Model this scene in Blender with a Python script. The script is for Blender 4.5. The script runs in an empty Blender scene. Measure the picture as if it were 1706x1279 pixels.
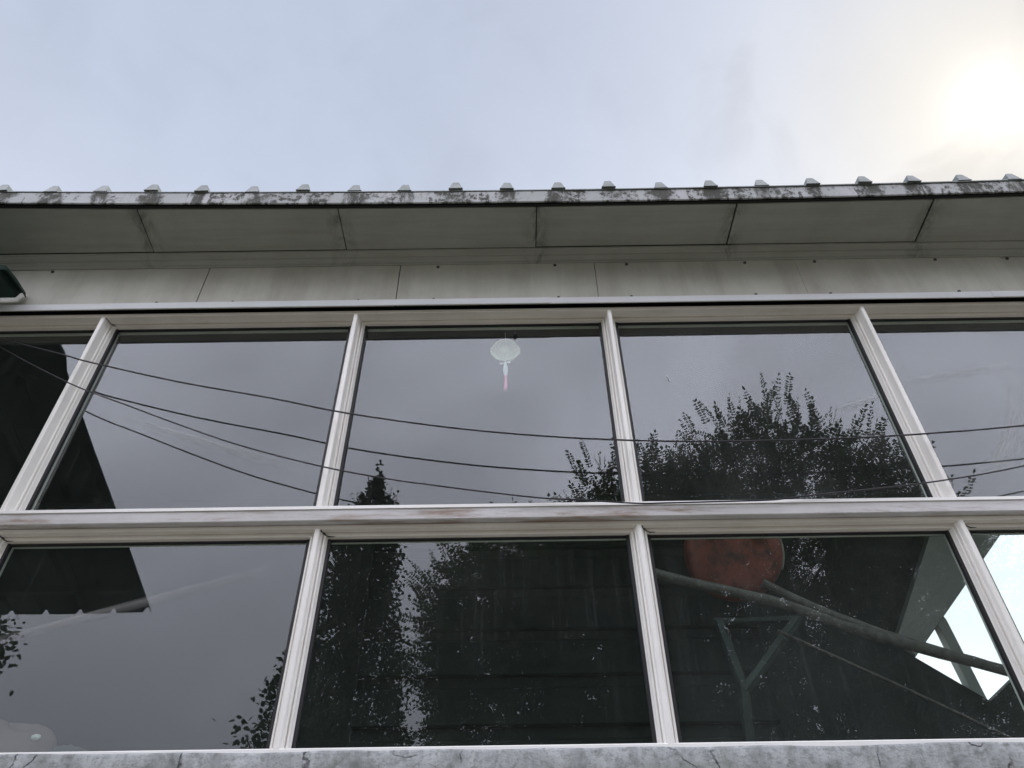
import bpy, math, random
import numpy as np
from mathutils import Vector, Matrix
random.seed(7); rng = np.random.default_rng(7)
C = bpy.context.scene.collection

# ------------------------------------------------------------------ camera
cam_d = bpy.data.cameras.new('camera'); cam = bpy.data.objects.new('camera', cam_d); C.objects.link(cam)
cam_d.sensor_width = 36; cam_d.lens = 25.32; cam_d.clip_start = 0.05; cam_d.clip_end = 2000
pitch, yaw, roll = 0.72182, 0.0011567, -0.014905
fw = Vector((math.sin(yaw)*math.cos(pitch), math.cos(yaw)*math.cos(pitch), math.sin(pitch)))
rt = Vector((math.cos(yaw), -math.sin(yaw), 0)); up = rt.cross(fw)
r2 = rt*math.cos(roll) + up*math.sin(roll); u2 = r2.cross(fw)
cam.matrix_world = Matrix(((r2.x, u2.x, -fw.x, 0), (r2.y, u2.y, -fw.y, -2.4193),
                           (r2.z, u2.z, -fw.z, 1.55), (0, 0, 0, 1)))
bpy.context.scene.camera = cam

# ------------------------------------------------------------------ sky, sun, exposure
SUN = Vector((0.536, 0.393, 0.747)).normalized()
sun_el = math.asin(SUN.z); sun_az = math.atan2(SUN.x, SUN.y)
w = bpy.data.worlds.new('World'); bpy.context.scene.world = w; w.use_nodes = True
nt = w.node_tree; nt.nodes.clear()
def N(t, **k):
    n = nt.nodes.new(t)
    for a, b in k.items(): setattr(n, a, b)
    return n
def wire_(a, b): nt.links.new(a, b)
def M(op, a, b=None, c=None, clamp=False):
    n = N('ShaderNodeMath', operation=op); n.use_clamp = clamp
    for i, x in enumerate((a, b, c)):
        if x is None: continue
        if isinstance(x, (int, float)): n.inputs[i].default_value = x
        else: wire_(x, n.inputs[i])
    return n.outputs[0]
def sstep(x, a, b):
    n = N('ShaderNodeMapRange', interpolation_type='SMOOTHSTEP')
    wire_(x, n.inputs[0]); n.inputs[1].default_value = a; n.inputs[2].default_value = b
    return n.outputs[0]
def mixc(f, a, b, blend='MIX'):
    n = N('ShaderNodeMix', data_type='RGBA', blend_type=blend)
    for i, x in ((0, f), (6, a), (7, b)):
        if isinstance(x, (int, float)): n.inputs[i].default_value = x
        elif isinstance(x, tuple): n.inputs[i].default_value = (*x, 1)
        else: wire_(x, n.inputs[i])
    return n.outputs[2]
def scale_c(c, f):
    n = N('ShaderNodeVectorMath', operation='SCALE')
    if isinstance(c, tuple): n.inputs[0].default_value = c
    else: wire_(c, n.inputs[0])
    if isinstance(f, (int, float)): n.inputs[3].default_value = f
    else: wire_(f, n.inputs[3])
    return n.outputs[0]
def add_c(a, b):
    n = N('ShaderNodeVectorMath', operation='ADD'); wire_(a, n.inputs[0]); wire_(b, n.inputs[1]); return n.outputs[0]
tc = N('ShaderNodeTexCoord').outputs['Generated']
sp = N('ShaderNodeSeparateXYZ'); wire_(tc, sp.inputs[0])
dt = N('ShaderNodeVectorMath', operation='DOT_PRODUCT'); wire_(tc, dt.inputs[0]); dt.inputs[1].default_value = SUN
d0 = M('MAXIMUM', dt.outputs['Value'], 0.0)
nz = N('ShaderNodeTexNoise'); wire_(tc, nz.inputs['Vector']); nz.inputs['Scale'].default_value = 2.6; nz.inputs['Detail'].default_value = 5; nz.inputs['Roughness'].default_value = .55; nz.inputs['Distortion'].default_value = .4
nz2 = N('ShaderNodeTexNoise'); wire_(tc, nz2.inputs['Vector']); nz2.inputs['Scale'].default_value = 9; nz2.inputs['Detail'].default_value = 6; nz2.inputs['Distortion'].default_value = .6
zz = M('MAXIMUM', sp.outputs[2], 0.0)
# thin overcast towards the sun: blue grey, whiter and warmer near the sun, brighter haze near the horizon
front = scale_c(mixc(M('POWER', d0, 45.0), (.545, .615, .775), (.60, .585, .56)), .97)
front = add_c(front, scale_c((1.0, .93, .80), M('MULTIPLY', M('POWER', d0, 8.0), .24)))
front = add_c(front, scale_c((1.0, .92, .78), M('MULTIPLY', M('POWER', d0, 90.0), .10)))
front = add_c(front, scale_c((1.0, .95, .86), M('MULTIPLY', M('POWER', d0, 1100.0), .42)))
hz = M('SUBTRACT', 1.0, zz); hz2 = M('MULTIPLY', hz, hz)
front = add_c(front, scale_c((1.0, .98, .92), M('MULTIPLY', hz2, 1.7)))
# clouds lit by the sun on the opposite side of the sky, greyer towards the horizon
bl = M('MULTIPLY', M('POWER', M('MINIMUM', zz, .80), .62), 3.7)
bl = M('ADD', bl, .03)
nb = N('ShaderNodeTexNoise'); wire_(tc, nb.inputs['Vector']); nb.inputs['Scale'].default_value = 1.9; nb.inputs['Detail'].default_value = 4; nb.inputs['Roughness'].default_value = .5; nb.inputs['Distortion'].default_value = .8
bl = M('MULTIPLY', bl, M('ADD', M('MULTIPLY', sstep(nb.outputs[0], .32, .68), .42), .82))
back = scale_c((.975, .985, 1.125), bl)
t = sstep(sp.outputs[1], .26, -.32)
sky = mixc(t, front, back)
cl = M('ADD', M('MULTIPLY', nz.outputs[0], .34), .83)
cl2 = M('ADD', M('MULTIPLY', sstep(nz2.outputs[0], .48, .72), M('ADD', M('MULTIPLY', M('POWER', d0, 25.0), -.11), -.035)), 1.0)
sky = scale_c(sky, M('MULTIPLY', cl, cl2))
st = N('ShaderNodeTexSky', sky_type='NISHITA'); st.sun_disc = False; st.sun_elevation = sun_el; st.sun_rotation = sun_az
b1 = N('ShaderNodeBackground'); wire_(st.outputs[0], b1.inputs[0]); b1.inputs[1].default_value = .05
b2 = N('ShaderNodeBackground'); wire_(sky, b2.inputs[0]); b2.inputs[1].default_value = 1.0
ms = N('ShaderNodeMixShader'); ms.inputs[0].default_value = .94
wire_(b1.outputs[0], ms.inputs[1]); wire_(b2.outputs[0], ms.inputs[2])
wo = N('ShaderNodeOutputWorld'); wire_(ms.outputs[0], wo.inputs[0])

sl = bpy.data.lights.new('sun', 'SUN'); sl.energy = .8; sl.angle = math.radians(12); sl.color = (1, .95, .86)
so = bpy.data.objects.new('sun', sl); C.objects.link(so)
so.rotation_euler = SUN.to_track_quat('Z', 'Y').to_euler()
vs = bpy.context.scene.view_settings
vs.view_transform = 'Standard'; vs.look = 'None'; vs.exposure = 0; vs.gamma = 1; vs.use_curve_mapping = False
bpy.context.scene.cycles.transparent_max_bounces = 24
bpy.context.scene.cycles.max_bounces = 10

# ------------------------------------------------------------------ materials
class Mat:
    def __init__(s, name):
        s.m = bpy.data.materials.new(name); s.m.use_nodes = True; s.t = s.m.node_tree; s.t.nodes.clear()
        s.out = s.n('ShaderNodeOutputMaterial')
    def n(s, ty, ins=None, **k):
        nd = s.t.nodes.new(ty)
        for a, b in k.items(): setattr(nd, a, b)
        for a, b in (ins or {}).items(): s.set(nd.inputs[a], b)
        return nd
    def set(s, sock, v):
        if isinstance(v, bpy.types.NodeSocket): s.t.links.new(v, sock)
        elif isinstance(v, tuple) and len(v) == 3 and sock.type == 'RGBA': sock.default_value = (*v, 1)
        else: sock.default_value = v
    def co(s, kind='Object', scale=(1, 1, 1)):
        c = s.n('ShaderNodeTexCoord').outputs[kind] if kind != 'World' else s.n('ShaderNodeNewGeometry').outputs['Position']
        return s.n('ShaderNodeMapping', {'Vector': c, 'Scale': scale}).outputs[0]
    def noise(s, co, scale, detail=5, rough=.6, dist=0):
        return s.n('ShaderNodeTexNoise', {'Vector': co, 'Scale': scale, 'Detail': detail, 'Roughness': rough, 'Distortion': dist}).outputs[0]
    def ramp(s, f, a, b, lo=0., hi=1.):
        return s.n('ShaderNodeMapRange', {0: f, 1: a, 2: b, 3: lo, 4: hi}).outputs[0]
    def mix(s, f, a, b, blend='MIX'):
        return s.n('ShaderNodeMix', {0: f, 6: a, 7: b}, data_type='RGBA', blend_type=blend).outputs[2]
    def math(s, op, a, b=0.):
        return s.n('ShaderNodeMath', {0: a, 1: b}, operation=op).outputs[0]
    def bump(s, h, strength=.3, dist=.01):
        return s.n('ShaderNodeBump', {'Height': h, 'Strength': strength, 'Distance': dist}).outputs[0]
    def pbr(s, col, rough=.5, metal=0., normal=None, spec=.5):
        d = {'Base Color': col, 'Roughness': rough, 'Metallic': metal, 'Specular IOR Level': spec}
        if normal is not None: d['Normal'] = normal
        p = s.n('ShaderNodeBsdfPrincipled', d)
        s.t.links.new(p.outputs[0], s.out.inputs[0]); return s.m

def painted(name, base, grime, amount=.5, axis='z', rough=.45, rust=False, joint=False):
    m = Mat(name)
    sc = {'z': (14, 14, .9), 'x': (.9, 14, 14), 'y': (5, 5, .5)}[axis]
    w_ = m.co('World', sc)
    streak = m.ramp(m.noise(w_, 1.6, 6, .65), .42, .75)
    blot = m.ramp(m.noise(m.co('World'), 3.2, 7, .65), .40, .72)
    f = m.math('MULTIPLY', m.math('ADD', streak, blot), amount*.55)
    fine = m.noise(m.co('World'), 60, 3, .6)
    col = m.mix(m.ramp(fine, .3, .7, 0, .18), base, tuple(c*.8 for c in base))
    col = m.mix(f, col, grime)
    if joint:
        jx = m.n('ShaderNodeSeparateXYZ', {0: m.n('ShaderNodeNewGeometry').outputs['Position']}).outputs[0]
        jp = m.math('PINGPONG', m.math('ADD', jx, 1.79 + 20*.9615), .48075)
        jn = m.noise(m.co('World', (9, 5, 5)), 1.4, 7, .75, .5)
        jd = m.math('MULTIPLY', m.ramp(jp, .075, .0), m.ramp(jn, .44, .62))
        col = m.mix(m.math('MULTIPLY', jd, .85), col, tuple(c*.35 for c in grime))
    if rust:
        r = m.ramp(m.noise(m.co('World', (1.1, 9, 9)), 1.35, 6, .7, .3), .51, .66)
        col = m.mix(m.math('MULTIPLY', r, .9), col, (.19, .105, .045))
        g = m.ramp(m.noise(m.co('World', (2.3, 5, 14)), 1.7, 6, .75), .52, .74)
        col = m.mix(m.math('MULTIPLY', g, .5), col, (.25, .24, .21))
    return m.pbr(col, rough, 0, m.bump(m.noise(m.co('World'), 35, 4, .6), .08, .004))

ALU = painted('white_aluminium', (.87, .855, .81), (.58, .53, .46), .5, 'z')
ALUX = painted('white_aluminium_rail', (.74, .70, .63), (.42, .37, .30), .6, 'x')
BEAM = painted('weathered_white_beam', (.60, .59, .59), (.36, .34, .31), .9, 'x', .6, True)
LEDGE = painted('white_ledge', (.86, .85, .82), (.6, .58, .52), .35, 'x')
FLASH = painted('grey_white_flashing', (.60, .61, .61), (.36, .37, .35), .5, 'x', .5)
FRIEZE = painted('dirty_white_sheet', (.46, .455, .395), (.24, .225, .18), .75, 'y', .55)
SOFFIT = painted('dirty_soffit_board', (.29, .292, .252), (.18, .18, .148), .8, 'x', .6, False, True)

def fascia_mat():
    m = Mat('mossy_fascia_metal')
    pos = m.co('World')
    base = m.mix(m.ramp(m.noise(m.co('World', (3, 3, 3)), 1.5, 6, .6), .35, .7), (.44, .44, .445), (.33, .345, .33))
    # lichen and black runs, wide in some places and absent in others
    big = m.ramp(m.noise(m.co('World', (1.9, .1, .1)), 1.3, 4, .6), .30, .46)
    run = m.ramp(m.noise(m.co('World', (10, 1, 1.6)), 1.0, 8, .72, .7), .44, .52)
    spk = m.ramp(m.noise(m.co('World', (34, 10, 34)), 1.0, 8, .75), .47, .60)
    # ribs carry water down: a stain below many of them (period = rib spacing)
    sx = m.n('ShaderNodeSeparateXYZ', {0: m.n('ShaderNodeNewGeometry').outputs['Position']}).outputs[0]
    ph = m.math('PINGPONG', m.math('ADD', sx, 50*.2472 + .007 - .01), .1236)
    under = m.math('MULTIPLY', m.ramp(m.math('ADD', ph, m.ramp(m.noise(m.co('World', (7, 1, 6)), 1., 4, .7), .3, .7, -.05, .05)), .085, .02), m.ramp(m.noise(m.co('World', (2.7, .1, .1)), 1.7, 2, .5), .26, .42))
    under = m.math('MULTIPLY', under, m.ramp(m.noise(m.co('World', (16, 5, 7)), 1.2, 9, .8, .6), .30, .60))
    st_ = m.math('MAXIMUM', m.math('MULTIPLY', m.math('MULTIPLY', big, run), m.math('ADD', m.math('MULTIPLY', spk, .7), .3)), under)
    st_ = m.ramp(m.math('MINIMUM', st_, 1.), .24, .66)
    moss = m.mix(m.noise(pos, 25, 4), (.014, .016, .013), (.065, .062, .042))
    col = m.mix(m.math('MULTIPLY', st_, .9), base, moss)
    return m.pbr(col, .75, 0, m.bump(m.noise(pos, 40, 6), .2, .004), .12)
FASCIA = fascia_mat()
m = Mat('grey_green_roof_sheet'); ROOF = m.pbr(m.mix(m.ramp(m.noise(m.co('World'), 9, 6), .35, .7), (.20, .22, .21), (.08, .095, .08)), .5)
m = Mat('void_shade'); DARK = m.pbr((.012, .013, .012), .9)  # near-black colour puts the shade of hidden cavities into their surfaces
m = Mat('black_rubber'); RUBBER = m.pbr((.012, .012, .013), .6)
m = Mat('black_cable'); CABLE = m.pbr((.012, .012, .014), .5)
m = Mat('dull_screw'); SCREW = m.pbr(m.mix(m.noise(m.co('World'), 80), (.02, .02, .018), (.07, .05, .035)), .6)

def concrete_mat():
    m = Mat('weathered_painted_concrete'); pos = m.co('World')
    blk = m.n('ShaderNodeTexVoronoi', {'Vector': m.co('World', (2.6, .01, 1.2)), 'Scale': 1.0}, feature='F1', distance='CHEBYCHEV').outputs['Color']
    blkv = m.n('ShaderNodeSeparateColor', {0: blk}).outputs[0]
    n1 = m.noise(pos, 6, 9, .7, .5); n2 = m.noise(pos, 38, 7, .7)
    col = m.mix(m.ramp(n1, .38, .66), (.47, .485, .49), (.22, .235, .23))
    col = m.mix(m.ramp(blkv, .62, .70, 0, .7), col, m.mix(n2, (.25, .28, .25), (.40, .42, .40)))
    vs_ = m.ramp(m.noise(m.co('World', (9, 1, .7)), 1.3, 6, .7), .48, .70)
    col = m.mix(m.math('MULTIPLY', vs_, .55), col, (.12, .125, .115))
    pits = m.ramp(m.noise(m.co('World', (1, 1, 2.2)), 75, 6, .75), .50, .64)
    col = m.mix(m.math('MULTIPLY', pits, .6), col, (.15, .16, .15))
    col = m.mix(m.ramp(n2, .50, .70, 0, .8), col, (.12, .13, .115))
    sp_ = m.ramp(m.noise(m.co('World', (1, 1, .35)), 16, 8, .75), .60, .70)
    col = m.mix(m.math('MULTIPLY', sp_, .6), col, (.16, .19, .12))
    wob = m.n('ShaderNodeVectorMath', {0: pos, 1: m.n('ShaderNodeVectorMath', {0: m.n('ShaderNodeTexNoise', {'Vector': pos, 'Scale': 9., 'Detail': 6.}).outputs['Color'], 3: .16}, operation='SCALE').outputs[0]}, operation='ADD').outputs[0]
    vo = m.n('ShaderNodeTexVoronoi', {'Vector': wob, 'Scale': 2.3}, feature='DISTANCE_TO_EDGE').outputs['Distance']
    ck = m.math('MULTIPLY', m.ramp(vo, .009, .003), m.ramp(m.noise(pos, 5., 4, .7), .44, .56))
    col = m.mix(m.math('MULTIPLY', ck, .9), col, (.03, .03, .03))
    h = m.math('SUBTRACT', m.math('MULTIPLY', n2, .5), ck)
    return m.pbr(col, .9, 0, m.bump(h, .5, .008))
CONCRETE = concrete_mat()

def glass_mat(name, seed, dust=.008, refl=.053):
    m = Mat(name)
    off = m.n('ShaderNodeMapping', {'Vector': m.n('ShaderNodeNewGeometry').outputs['Position'], 'Location': (seed*3.7, 0, seed*1.9)}).outputs[0]
    wv = m.noise(off, 1.6, 1, .4)
    bn = m.bump(wv, .12, .006)
    fc = m.n('ShaderNodeLayerWeight', {'Blend': .5}).outputs['Facing']
    f = m.math('ADD', m.math('MULTIPLY', m.math('POWER', fc, 5.), .9), refl)
    gl = m.n('ShaderNodeBsdfGlossy', {'Color': (.98, .97, 1.0), 'Roughness': 0., 'Normal': bn}).outputs[0]
    tr = m.n('ShaderNodeBsdfTransparent', {'Color': (.925, .975, .955)}).outputs[0]
    a = m.n('ShaderNodeMixShader', {0: f, 1: tr, 2: gl}).outputs[0]
    stv = m.n('ShaderNodeMapping', {'Vector': off, 'Scale': (46, 1, 1.1)}).outputs[0]
    streak = m.ramp(m.noise(stv, 1., 5, .7), .52, .78)
    blot = m.ramp(m.noise(off, 2.2, 6, .65), .42, .75)
    speck = m.ramp(m.noise(off, 95, 2, .5), .70, .76)
    d = m.math('ADD', m.math('MULTIPLY', m.math('ADD', m.math('MULTIPLY', streak, .03 + dust*.4), dust), m.math('ADD', m.math('MULTIPLY', blot, .8), .4)), m.math('MULTIPLY', speck, .03))
    df = m.n('ShaderNodeBsdfDiffuse', {'Color': (.42, .43, .42)}).outputs[0]
    b = m.n('ShaderNodeMixShader', {0: d, 1: a, 2: df}).outputs[0]
    m.t.links.new(b, m.out.inputs[0]); return m.m
GLASS = [glass_mat('reflective_pane_glass', k, (.012, .015, .011, .016)[k]) for k in range(4)]
DUSTY = [glass_mat('dusty_pane_glass', 5, .034), glass_mat('dusty_pane_glass', 6, .028)]

def smear_mat():
    m = Mat('dusty_smear'); uv = m.n('ShaderNodeTexCoord').outputs['UV']
    s_ = m.n('ShaderNodeSeparateXYZ', {0: uv})
    across = m.math('MULTIPLY', m.ramp(s_.outputs[1], 0., .75), m.ramp(s_.outputs[1], 1., .8))
    along = m.math('MULTIPLY', m.ramp(s_.outputs[0], 0., .3), m.ramp(s_.outputs[0], 1., .6))
    nn = m.ramp(m.noise(m.n('ShaderNodeMapping', {'Vector': uv, 'Scale': (3, 9, 1)}).outputs[0], 2, 5), .25, .75)
    f = m.math('MULTIPLY', m.math('MULTIPLY', across, along), m.math('MULTIPLY', nn, .36))
    a = m.n('ShaderNodeBsdfTransparent').outputs[0]; b = m.n('ShaderNodeBsdfDiffuse', {'Color': (.62, .62, .6)}).outputs[0]
    m.t.links.new(m.n('ShaderNodeMixShader', {0: f, 1: a, 2: b}).outputs[0], m.out.inputs[0]); return m.m
SMEAR = smear_mat()

def leaf_mat(name, c0, c1):
    m = Mat(name)
    r = m.n('ShaderNodeNewGeometry').outputs['Random Per Island']
    col = m.mix(r, c0, c1)
    col = m.mix(m.ramp(m.noise(m.co('World'), 1.7, 3), .35, .65, 0, .5), col, tuple(x*.6 for x in c0))
    p = m.n('ShaderNodeBsdfPrincipled', {'Base Color': col, 'Roughness': .55, 'Specular IOR Level': .2}).outputs[0]
    tl = m.n('ShaderNodeBsdfTranslucent', {'Color': m.mix(.5, col, (.10, .16, .03))}).outputs[0]
    m.t.links.new(m.n('ShaderNodeMixShader', {0: .18, 1: p, 2: tl}).outputs[0], m.out.inputs[0]); return m.m
LEAF_A = leaf_mat('pinnate_leaf', (.06, .085, .045), (.10, .12, .06))
LEAF_C = leaf_mat('dark_leaf', (.025, .042, .024), (.045, .068, .036))
m = Mat('bark'); BARK = m.pbr(m.mix(m.noise(m.co('Object', (3, 3, .6)), 12, 6), (.05, .042, .035), (.12, .10, .08)), .9, 0, m.bump(m.noise(m.co('Object', (3, 3, .6)), 12, 6), .6, .02))
m = Mat('dark_green_steel'); GREEN = m.pbr(m.mix(m.ramp(m.noise(m.co('World'), 4, 6), .35, .7), (.005, .022, .015), (.010, .032, .023)), .55)
m = Mat('yard_concrete'); GROUND = m.pbr(m.mix(m.ramp(m.noise(m.co('World'), .8, 8, .65), .35, .7), (.27, .26, .215), (.18, .172, .14)), .9, 0, m.bump(m.noise(m.co('World'), 20, 8), .3, .01))
m = Mat('stained_dark_board'); BOARD = m.pbr(m.mix(m.noise(m.co('World', (.6, 8, 8)), 3, 6), (.018, .025, .023), (.026, .034, .031)), .7)
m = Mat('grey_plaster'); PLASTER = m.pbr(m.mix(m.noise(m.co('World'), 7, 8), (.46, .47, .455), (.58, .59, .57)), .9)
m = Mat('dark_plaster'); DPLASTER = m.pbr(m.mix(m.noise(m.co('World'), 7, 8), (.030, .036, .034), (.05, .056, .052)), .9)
m = Mat('galvanised_grey'); GALV = m.pbr(m.mix(m.ramp(m.noise(m.co('Object'), 22, 7, .7), .35, .7), (.125, .112, .097), (.04, .036, .031)), .6)
m = Mat('teal_grey_steel'); TEAL = m.pbr(m.mix(m.noise(m.co('Object'), 20, 6), (.018, .030, .027), (.034, .047, .042)), .6)
m = Mat('scuffed_red_paint')
RED = m.pbr(m.mix(m.ramp(m.noise(m.co('Object'), 11, 8, .75), .46, .66), m.mix(m.noise(m.co('Object'), 6, 6), (.29, .068, .046), (.15, .05, .038)), (.05, .03, .025)), .6)
m = Mat('lit_edge_paint'); PALE = m.pbr((.28, .26, .22), .7)
m = Mat('pinkish_cloth'); PINK = m.pbr(m.mix(m.noise(m.co('Object'), 9, 6), (.17, .13, .12), (.11, .09, .085)), .95)
m = Mat('grey_green_cloth'); SAGE = m.pbr(m.mix(m.noise(m.co('Object'), 9, 6), (.09, .11, .095), (.055, .068, .058)), .95)
m = Mat('white_plastic'); WHITE = m.pbr((.6, .6, .58), .4)
m = Mat('cream_cord'); CREAM = m.pbr(m.mix(m.noise(m.co('Object'), 90, 3), (.84, .82, .72), (.62, .60, .50)), .9)
m = Mat('white_ribbon'); RIBBON = m.pbr((.88, .88, .86), .8)
m = Mat('pale_grey_tassel'); TGREY = m.pbr((.62, .63, .63), .9)
m = Mat('pink_tassel'); TPINK = m.pbr(m.mix(m.noise(m.co('Object'), 60), (.85, .34, .50), (.75, .22, .40)), .9)

# ------------------------------------------------------------------ mesh helpers
def link(name, me, mat, parent=None, loc=None):
    o = bpy.data.objects.new(name, me); C.objects.link(o)
    if mat is not None and len(me.materials) == 0:
        me.materials.append(mat)
    if parent is not None: o.parent = parent
    if loc is not None: o.location = loc
    return o
def mesh(name, v, f, smooth=False):
    me = bpy.data.meshes.new(name); me.from_pydata([tuple(map(float, p)) for p in v], [], f); me.update()
    if smooth: me.polygons.foreach_set('use_smooth', [True]*len(me.polygons))
    return me
def eave_bow(x):
    d = min(abs(x-.3), 3.2); return .0066*d*d
class B:
    def __init__(s): s.v = []; s.f = []
    def add(s, v, f):
        o = len(s.v); s.v += list(v); s.f += [tuple(i+o for i in q) for q in f]; return s
    def box(s, x0, x1, y0, y1, z0, z1):
        return s.add([(x0,y0,z0),(x1,y0,z0),(x1,y1,z0),(x0,y1,z0),(x0,y0,z1),(x1,y0,z1),(x1,y1,z1),(x0,y1,z1)],
                     [(0,3,2,1),(4,5,6,7),(0,1,5,4),(1,2,6,5),(2,3,7,6),(3,0,4,7)])
    def prism_x(s, prof, x0, x1, nseg=1):            # profile (y, z)
        n = len(prof); m_ = nseg; v = []
        for k in range(m_+1):
            x = x0 + (x1-x0)*k/m_; v += [(x, y, z) for y, z in prof]
        f = [(k*n+i, k*n+(i+1) % n, (k+1)*n+(i+1) % n, (k+1)*n+i) for k in range(m_) for i in range(n)]
        return s.add(v, f + [tuple(range(n-1, -1, -1)), tuple(range(m_*n, (m_+1)*n))])
    def bow(s, taper=False):                 # the eave line of the old roof is not straight: it rises towards both ends
        s.v = [(x, y, z + eave_bow(x)*(min(1, max(0, (-.146-y)/.254)) if taper else 1)) for x, y, z in s.v]; return s
    def prism_z(s, prof, z0, z1):            # profile (x, y)
        n = len(prof); v = [(x, y, z0) for x, y in prof] + [(x, y, z1) for x, y in prof]
        return s.add(v, [(i, (i+1) % n, (i+1) % n + n, i+n) for i in range(n)] + [tuple(range(n-1, -1, -1)), tuple(range(n, 2*n))])
    def prism_y(s, prof, y0, y1):            # profile (x, z)
        n = len(prof); v = [(x, y0, z) for x, z in prof] + [(x, y1, z) for x, z in prof]
        return s.add(v, [(i, (i+1) % n, (i+1) % n + n, i+n) for i in range(n)] + [tuple(range(n-1, -1, -1)), tuple(range(n, 2*n))])
    def tube(s, pts, r, seg=8, caps=True):
        pts = [Vector(p) for p in pts]; n = len(pts)
        rr = r if isinstance(r, (list, tuple)) else [r]*n
        prev = None; rings = []
        for i, p in enumerate(pts):
            d = (pts[min(i+1, n-1)] - pts[max(i-1, 0)]).normalized()
            if prev is None:
                a = d.orthogonal().normalized()
            else:
                a = (prev - d*prev.dot(d)).normalized()
            prev = a; b = d.cross(a)
            rings.append([tuple(p + (a*math.cos(2*math.pi*k/seg) + b*math.sin(2*math.pi*k/seg))*rr[i]) for k in range(seg)])
        v = [q for ring in rings for q in ring]; f = []
        for i in range(n-1):
            for k in range(seg):
                f.append((i*seg+k, i*seg+(k+1) % seg, (i+1)*seg+(k+1) % seg, (i+1)*seg+k))
        if caps: f += [tuple(range(seg-1, -1, -1)), tuple((n-1)*seg+k for k in range(seg))]
        return s.add(v, f)
    def lathe(s, prof, seg=32, c=(0, 0, 0)):
        n = len(prof); v = []; f = []
        for r, z in prof:
            for k in range(seg):
                a = 2*math.pi*k/seg; v.append((c[0]+r*math.cos(a), c[1]+r*math.sin(a), c[2]+z))
        for i in range(n-1):
            for k in range(seg):
                f.append((i*seg+k, i*seg+(k+1) % seg, (i+1)*seg+(k+1) % seg, (i+1)*seg+k))
        f += [tuple(range(seg-1, -1, -1)), tuple((n-1)*seg+k for k in range(seg))]
        return s.add(v, f)
    def make(s, name, mat, parent=None, loc=None, smooth=False):
        me = mesh(name, s.v, s.f, smooth); return link(name, me, mat, parent, loc)
def bevel(o, w_=.002, seg=2):
    md = o.modifiers.new('edge', 'BEVEL'); md.width = w_; md.segments = seg; md.limit_method = 'ANGLE'; return o
def thing(name, label, cat, loc=(0, 0, 0), group=None):
    o = bpy.data.objects.new(name, None); C.objects.link(o); o.location = loc
    o['label'] = label; o['category'] = cat
    if group: o['group'] = group
    return o
def tag(o, label, cat, group=None):
    o['label'] = label; o['category'] = cat
    if group: o['group'] = group
    return o
def copy(o, parent, loc=None):
    c = o.copy(); C.objects.link(c); c.parent = parent
    if loc is not None: c.location = loc
    return c

# ------------------------------------------------------------------ ground
g = B().add([(-400, -400, 0), (400, -400, 0), (400, 400, 0), (-400, 400, 0)], [(0, 1, 2, 3)]).make('ground', GROUND)
g['kind'] = 'structure'

# ------------------------------------------------------------------ the building
bd = thing('glazed_building', 'low building with two rows of reflective white framed windows under a ribbed roof eave', 'building')
X0, X1 = -6.731, 6.469
GX = [-1.931 + 1.2*k for k in range(-4, 8)]

# concrete wall below the windows, hand-plastered uneven top edge
def low_wall():
    b = B(); n = 330; xs = np.linspace(X0, X1, n); v = []; f = []
    for i, x in enumerate(xs):
        t_ = 2.1525 - .0012*x + .0022*math.sin(x*5.1+.4)*math.sin(x*1.7) + .0016*math.sin(x*17+2*math.sin(x*3)) + random.uniform(-.0007, .0007)
        if x < -.6: t_ += .003*min(1, (-.6-x)/.6)
        yb = -.100 + .0016*math.sin(x*7.3) + .001*math.sin(x*23)
        for (y, z) in ((yb, 0), (yb, t_-.10), (yb, t_-.05), (yb+.0006*math.sin(x*31), t_-.010), (yb+.004, t_-.002), (yb+.014, t_), (-.03, t_), (.10, t_-.004), (.10, 0)):
            v.append((x, y, z))
    m_ = 9
    for i in range(n-1):
        for k in range(m_-1):
            f.append((i*m_+k, (i+1)*m_+k, (i+1)*m_+k+1, i*m_+k+1))
    return b.add(v, f).make('concrete_wall', CONCRETE, bd, smooth=True)
low_wall()

# window frames -----------------------------------------------------------
def mull_prof(d, tip=.0095, base=.034):
    f = .030
    return [(-base, .03), (-base, -.010), (-base+.003, -.014), (-base+.006, -f), (-.0215, -f), (-.0212, -f+.007), (-.0175, -f+.007), (-.017, -f-.001), (-.0165, -f-.007), (-.0125, -f-.009),
            (-tip, -d+.003), (-tip+.003, -d), (tip-.003, -d), (tip, -d+.003), (.0125, -f-.009), (.0165, -f-.007), (.017, -f-.001), (.0175, -f+.007), (.0212, -f+.007), (.0215, -f),
            (base-.006, -f), (base-.003, -.014), (base, -.010), (base, .03)]
mu_u = mesh('mullion', *(lambda b: (b.v, b.f))(B().prism_z(mull_prof(.083), 2.998, 4.075)))
mu_l = mesh('mullion', *(lambda b: (b.v, b.f))(B().prism_z(mull_prof(.056), 2.148, 2.935)))
gk_u = mesh('gasket_and_reflection', *(lambda b: (b.v, b.f))(B().box(-.0445, -.0335, -.0115, .004, 2.999, 4.06).box(.0335, .0445, -.0115, .004, 2.999, 4.06)))  # rubber seal, widened in black to imitate the mullion's dark reflection
gk_l = mesh('gasket_and_reflection', *(lambda b: (b.v, b.f))(B().box(-.0445, -.0335, -.0115, .004, 2.16, 2.907).box(.0335, .0445, -.0115, .004, 2.16, 2.907)))
sb = B().tube([(.0105, -.052, 2.9235), (.013, -.046, 2.9215), (.015, -.038, 2.9215), (.020, -.034, 2.919), (.030, -.031, 2.911), (.040, -.029, 2.907), (.062, -.029, 2.9068)], [.0012, .003, .002, .0034, .002, .0026, .001], 6)
sealant = mesh('sealant', sb.v, sb.f); sealant.materials.append(RUBBER)
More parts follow.
